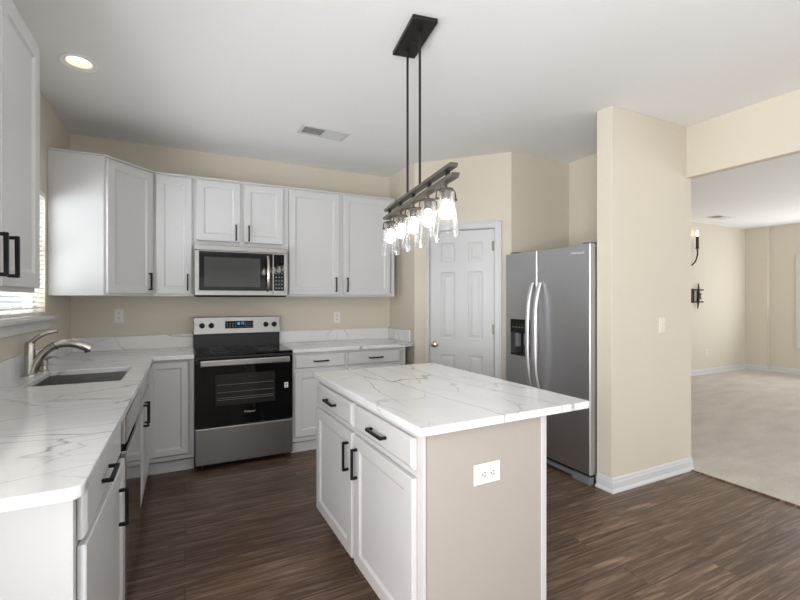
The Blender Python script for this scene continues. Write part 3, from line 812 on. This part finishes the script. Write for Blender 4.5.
# outlet helper: faces -y, plate centre at loc
def outlet(label, loc, rotz, horiz=False, group=None):
    o = thing('power_outlet', label, 'outlet', loc, rotz, group)
    w2, h2 = (0.063, 0.0385) if horiz else (0.036, 0.059)
    bm = bmesh.new(); rings_face(bm, [(-w2, w2, -h2, h2, -0.0002), (-w2, w2, -h2, h2, -0.003), (-w2 + 0.004, w2 - 0.004, -h2 + 0.004, h2 - 0.004, -0.006)])
    bm.faces.new([bm.verts.new(c) for c in ((-w2, -0.0002, -h2), (-w2, -0.0002, h2), (w2, -0.0002, h2), (w2, -0.0002, -h2))])
    obj('cover_plate', bm, M['white'], o)
    for s in (-1, 1):
        cx, cz = (s * 0.02, 0) if horiz else (0, s * 0.02)
        bm = bmesh.new(); lathe(bm, [(0.0155, -0.0055), (0.0155, -0.0078), (0.0145, -0.008)], 20, 'y', (cx, 0, cz))
        r_ = obj('receptacle', bm, M['white'], o)
        bm = bmesh.new()
        for a, b, ww, hh in ((-0.006, 0.004, 0.0016, 0.005), (0.006, 0.004, 0.0016, 0.004), (0, -0.007, 0.0025, 0.0025)):
            if horiz: a, b, ww, hh = b, a, hh, ww
            box(bm, cx + a - ww, cx + a + ww, -0.0084, -0.0079, cz + b - hh, cz + b + hh)
        obj('slots', bm, M['dark'], r_)
    return o
pt = FL + (IX1 + 0.0002) * Vector((math.cos(IR), math.sin(IR))) + 0.322 * Vector((-math.sin(IR), math.cos(IR)))
outlet('white horizontal power outlet on the island end panel', (pt.x, pt.y, 0.692), PH, True)
outlet('white power outlet on the back wall left of the range', (-0.51, YB, 1.165 + 0.04), 0)
outlet('white power outlet on the back wall above the short right countertop', (1.45, YB, 1.155), 0)
outlet('small white power outlet low on the living room back wall', (8.5, 4.22, 0.385), 0)
sw = thing('light_switch', 'beige light switch on the partition wall beside the fridge', 'light switch', (3.27, 1.92, 1.150))
M['swp'] = mat('beige_switch_plastic', (224, 217, 205), 0.45)
bm = bmesh.new(); rings_face(bm, [(-0.036, 0.036, -0.059, 0.059, -0.0002), (-0.036, 0.036, -0.059, 0.059, -0.003), (-0.032, 0.032, -0.055, 0.055, -0.006)]); obj('cover_plate', bm, M['swp'], sw)
bx('toggle', M['swp'], sw, (-0.005, 0.005, -0.018, -0.0061, -0.004, 0.012), bevel=0.001)

# ================================================================== FRIDGE (faces -x)
FX = 2.640
fr = thing('refrigerator', 'grey stainless side by side refrigerator with ice dispenser in the alcove', 'refrigerator', (FX, 2.903, 0), R(-90))
FW, FH, FD = 0.860, 1.748, 0.80         # local x: far -> near, local y: depth
bx('cabinet', M['grey'], fr, (0.006, FW - 0.006, 0.064, FD, 0.03, FH - 0.012), bevel=0.004)
SPL = 0.367
def fdoor(x0, x1, hole=None):
    bm = bmesh.new(); z0, z1 = 0.075, FH
    if hole:
        hx0, hx1, hz0, hz1 = hole
        rings_face(bm, [(x0, x1, z0, z1, 0.058), (x0, x1, z0, z1, 0.006), (x0 + 0.006, x1 - 0.006, z0 + 0.006, z1 - 0.006, 0), (hx0, hx1, hz0, hz1, 0), (hx0, hx1, hz0, hz1, 0.05)])
    else:
        rings_face(bm, [(x0, x1, z0, z1, 0.058), (x0, x1, z0, z1, 0.006), (x0 + 0.006, x1 - 0.006, z0 + 0.006, z1 - 0.006, 0)])
    bm.faces.new([bm.verts.new(c) for c in ((x0, 0.058, z0), (x0, 0.058, z1), (x1, 0.058, z1), (x1, 0.058, z0))])
    return bm
HX = (0.062, 0.292, 0.855, 1.172)
fz = obj('freezer_door', fdoor(0.0, SPL - 0.004, HX), M['fridge'], fr)
dp = bx('ice_dispenser', M['blackglass'], fz, (HX[0] + .0005, HX[1] - .0005, -0.003, 0.02, 1.055, HX[3] - .0005), bevel=0.002)
bx('dispenser_recess', M['blackplastic'], fz, (HX[0] + .0005, HX[1] - .0005, 0.044, 0.0498, HX[2], 1.0545), (HX[0] + .0005, HX[1] - .0005, -0.002, 0.0435, HX[2] + .0005, HX[2] + 0.015))
for q in ((0.105, 0.145, 0.012, 0.043, 0.93, 1.05), (0.205, 0.25, 0.012, 0.043, 0.95, 1.05)): bx('dispenser_paddle', M['grey'], dp, q, bevel=0.004)
bm = bmesh.new()
for i in range(5): box(bm, 0.09 + i * 0.036, 0.108 + i * 0.036, -0.0036, -0.003, 1.098, 1.106)
obj('dispenser_keys', bm, M['grey'], dp)
fd = obj('fridge_door', fdoor(SPL + 0.004, FW), M['fridge'], fr)
for d_, x in ((fz, SPL - 0.040), (fd, SPL + 0.040)):
    bm = bmesh.new(); pts = []
    for i in range(25):
        t = i / 24; pts.append((x, -0.012 - 0.046 * (1 - (2 * t - 1) ** 4) - 0.012 * math.sin(math.pi * t), 0.56 + 0.92 * t))
    tube(bm, pts, 0.019, 14, 0.7)
    obj('handle', bm, M['satin'], d_, smooth=True)['label'] = 'bright bowed bar handle'
text('lettering', 'Whirlpool', 0.028, M['logo'], fd, (FW - 0.11, -0.0005, 1.690), (R(90), 0, 0), 0.25)
bx('toe_grille', M['blackplastic'], fr, (0.01, FW - 0.01, 0.03, 0.07, 0.012, 0.07))
bx('leveling_foot', M['grey'], fr, (FW - 0.16, FW - 0.005, 0.0, 0.05, 0.0, 0.055), bevel=0.006)
bx('leveling_foot', M['grey'], fr, (0.005, 0.16, 0.0, 0.05, 0.0, 0.055), bevel=0.006)
bx('kick_strip', M['grey'], fr, (0.16, FW - 0.16, 0.012, 0.03, 0.018, 0.05), bevel=0.002)
for x in (0.03, FW - 0.09): bx('hinge_cover', M['grey'], fr, (x, x + 0.06, 0.03, 0.13, FH + 0.0003, FH + 0.018), bevel=0.004)

# ================================================================== PENDANT OVER THE ISLAND
PCX, PCY, PA = 1.067, 1.848, R(-9.0)
pn = thing('pendant_light', 'five light bronze linear pendant with clear glass shades over the island', 'pendant light', (PCX, PCY, H_CEIL), PA)
zc = lambda z: z - H_CEIL
bx('canopy', M['darkrod'], pn, (-0.064, 0.064, -0.16, 0.15, -0.022, -0.0005), bevel=0.002)
bm = bmesh.new(); lathe(bm, [(0.009, -0.022), (0.009, -0.027), (0.004, -0.03)], 14); obj('canopy_screw', bm, M['darkrod'], pn)
for y in (-0.088, 0.088):
    bm = bmesh.new(); lathe(bm, [(0.011, -0.035), (0.011, -0.0225)], 14, 'z', (0, y, 0)); lathe(bm, [(0.0062, zc(1.906)), (0.0062, -0.022)], 12, 'z', (0, y, 0))
    obj('rod', bm, M['darkrod'], pn, smooth=True)
def bar(l0, l1, z0, z1, cham):
    bm = bmesh.new(); hw = 0.019
    prism(bm, [(-hw, l0), (hw, l0), (hw, l1), (-hw, l1)], z0, z1)
    for v in bm.verts:
        if v.co.z < z0 + 1e-5: v.co.y += cham if v.co.y < 0 else -cham
    return bm
obj('upper_bar', bar(-0.462, 0.468, zc(1.889), zc(1.905), 0.010), M['bronze'], pn, bevel=0.0015)
obj('lower_bar', bar(-0.478, 0.490, zc(1.842), zc(1.860), 0.016), M['bronze'], pn, bevel=0.0015)
LY = [-0.385 + 0.1925 * i for i in range(5)]
for y in (-0.40, -0.205, -0.0, 0.205, 0.40):
    bx('spacer', M['darkrod'], pn, (-0.008, 0.008, y - 0.008, y + 0.008, zc(1.8602), zc(1.8888)), bevel=0.001)
for y in LY:
    bm = bmesh.new()
    lathe(bm, [(0.006, -0.022), (0.006, 0.0)], 12)
    lathe(bm, [(0.029, -0.037), (0.033, -0.034), (0.031, -0.027), (0.012, -0.022)], 24)
    lathe(bm, [(0.019, -0.074), (0.020, -0.038)], 20)
    for s in (-1, 1):
        tube(bm, [(s * 0.026, 0, -0.031), (s * 0.038, 0, -0.033), (s * 0.043, 0, -0.043), (s * 0.0455, 0, -0.068), (s * 0.0455, 0, -0.074)], 0.0035, 8)
        lathe(bm, [(0.006, s * 0.036), (0.006, s * 0.050)], 10, 'x', (0, 0, -0.070))
    lh = obj('lamp_holder', bm, M['holder'], pn, (0, y, zc(1.8418)), smooth=True)
    bm = bmesh.new()
    lathe(bm, [(0.0345, -0.041), (0.0362, -0.074), (0.0575, -0.226), (0.0547, -0.226), (0.0335, -0.074), (0.0318, -0.041), (0.0345, -0.041)], 36, caps=False)
    obj('glass_shade', bm, M['glass'], lh, smooth=True)['label'] = 'clear tapered glass shade'
    bm = bmesh.new()
    prof = [(0.013, -0.0745), (0.014, -0.090)]
    for i in range(1, 13):
        a = R(25) + (math.pi - R(27)) * i / 12; prof.append((max(0.0008, 0.028 * math.sin(a)), -0.126 + 0.028 * math.cos(a) * 1.05))
    lathe(bm, prof, 22)
    obj('light_bulb', bm, M['bulb'], lh, smooth=True)['label'] = 'lit round white bulb'

# ================================================================== CEILING FIXTURES
rl = thing('recessed_light', 'lit round recessed ceiling light above the sink counter', 'ceiling light', (-0.548, 2.856, H_CEIL))
bm = bmesh.new(); lathe(bm, [(0.0655, -0.0008), (0.070, -0.002), (0.089, -0.011), (0.094, -0.009), (0.095, -0.0005)], 40, caps=False); obj('trim_ring', bm, M['ceiling'], rl, smooth=True)
bm = bmesh.new(); lathe(bm, [(0.0655, -0.002), (0.060, 0.02), (0.046, 0.075)], 40, caps=False); bf = obj('baffle', bm, paint('cream_reflector', (236, 230, 222), 0.5), rl, smooth=True)
bm = bmesh.new(); lathe(bm, [(0.0455, 0.070), (0.0455, 0.074)], 36); obj('diffuser', bm, M['led'], bf)

def vent(label, loc, rotz, w_, d_):
    v = thing('ceiling_vent', label, 'vent', loc, rotz)
    bx('frame', M['trim'], v, (-w_, w_, -d_, -d_ + 0.022, -0.008, -0.0004), (-w_, w_, d_ - 0.022, d_, -0.008, -0.0004), (-w_, -w_ + 0.022, -d_ + 0.022, d_ - 0.022, -0.008, -0.0004), (w_ - 0.022, w_, -d_ + 0.022, d_ - 0.022, -0.008, -0.0004), (-0.006, 0.006, -d_ + 0.022, d_ - 0.022, -0.007, -0.0004), bevel=0.002)
    bx('duct_opening', M['dark'], v, (-w_ + 0.02, w_ - 0.02, -d_ + 0.02, d_ - 0.02, -0.0012, -0.0003), bevel=0)
    bm = bmesh.new()
    n = 9
    for i in range(n):
        for sx, (x0, x1) in ((1, (0.008, w_ - 0.024)), (-1, (-w_ + 0.024, -0.008))):
            y = -d_ + 0.03 + i * (2 * d_ - 0.06) / (n - 1); k = 0.0030; zb = -0.0066 if sx > 0 else -0.0036
            vs = [bm.verts.new(q) for q in ((x0, y - k, -0.0015), (x1, y - k, -0.0015), (x1, y + sx * k, zb), (x0, y + sx * k, zb))]
            vs2 = [bm.verts.new(q.co + Vector((0, 0.0012, 0))) for q in vs]
            bm.faces.new(vs); bm.faces.new(vs2[::-1])
            for a in range(4): bm.faces.new((vs[a], vs[(a + 1) % 4], vs2[(a + 1) % 4], vs2[a]))
    obj('louvers', bm, M['trim'], v)
    return v
vent('white rectangular ceiling vent in front of the wall cabinets', (1.02, 3.225, H_CEIL), R(3), 0.195, 0.085)
vent('ceiling vent over the living room carpet', (7.99, 3.78, H_CEIL), 0, 0.2, 0.09)

# ================================================================== IRON PIECES ON THE LIVING ROOM WALL
cs = thing('candle_sconce', 'slim wrought iron candle sconce with lit bulb on the living room wall', 'sconce', (8.05, 4.22, 2.225))
bm = bmesh.new(); lathe(bm, [(0.030, 0), (0.030, 0.012), (0.022, 0.016), (0.022, 0.205), (0.012, 0.212)], 16, 'z', (0, -0.08, 0)); obj('candle_sleeve', bm, M['iron'], cs)
bm = bmesh.new(); lathe(bm, [(0.010, 0.0), (0.018, 0.03), (0.019, 0.05), (0.013, 0.08), (0.002, 0.105)], 18, 'z', (0, -0.08, 0.213)); obj('light_bulb', bm, M['flame'], cs, smooth=True)
bm = bmesh.new(); tube(bm, spline([(0, -0.08, 0), (0.0, -0.082, -0.10), (-0.02, -0.06, -0.22), (-0.03, -0.006, -0.29)], 6), 0.012, 10); obj('arm', bm, M['iron'], cs, smooth=True)
io = thing('iron_wall_ornament', 'dark wrought iron scroll ornament on the living room wall', 'wall ornament', (8.17, 4.22, 1.40))
bm = bmesh.new(); tube(bm, [(0.01, -0.03, 0.22), (0.0, -0.04, 0.0), (-0.01, -0.03, -0.22)], [0.008, 0.024, 0.008], 10); obj('centre_bar', bm, M['iron'], io)
bm = bmesh.new()
for z in (0.11, -0.10): tube(bm, [(-0.16, -0.02, z), (0.17, -0.02, z)], 0.013, 8)
for x in (-0.155, -0.10): tube(bm, [(x, -0.012, -0.12), (x, -0.012, 0.13)], 0.011, 8)
obj('crossbars', bm, M['iron'], io)
for s in (-1, 1):
    bm = bmesh.new(); pts = []
    for i in range(26):
        a = i / 25 * 1.6 * math.pi; r_ = 0.075 - 0.05 * i / 25
        pts.append((0.035 + r_ * math.cos(a), -0.02, s * (0.055 - r_ * math.sin(a))))
    tube(bm, pts, 0.009, 8); obj('scroll', bm, M['iron'], io)
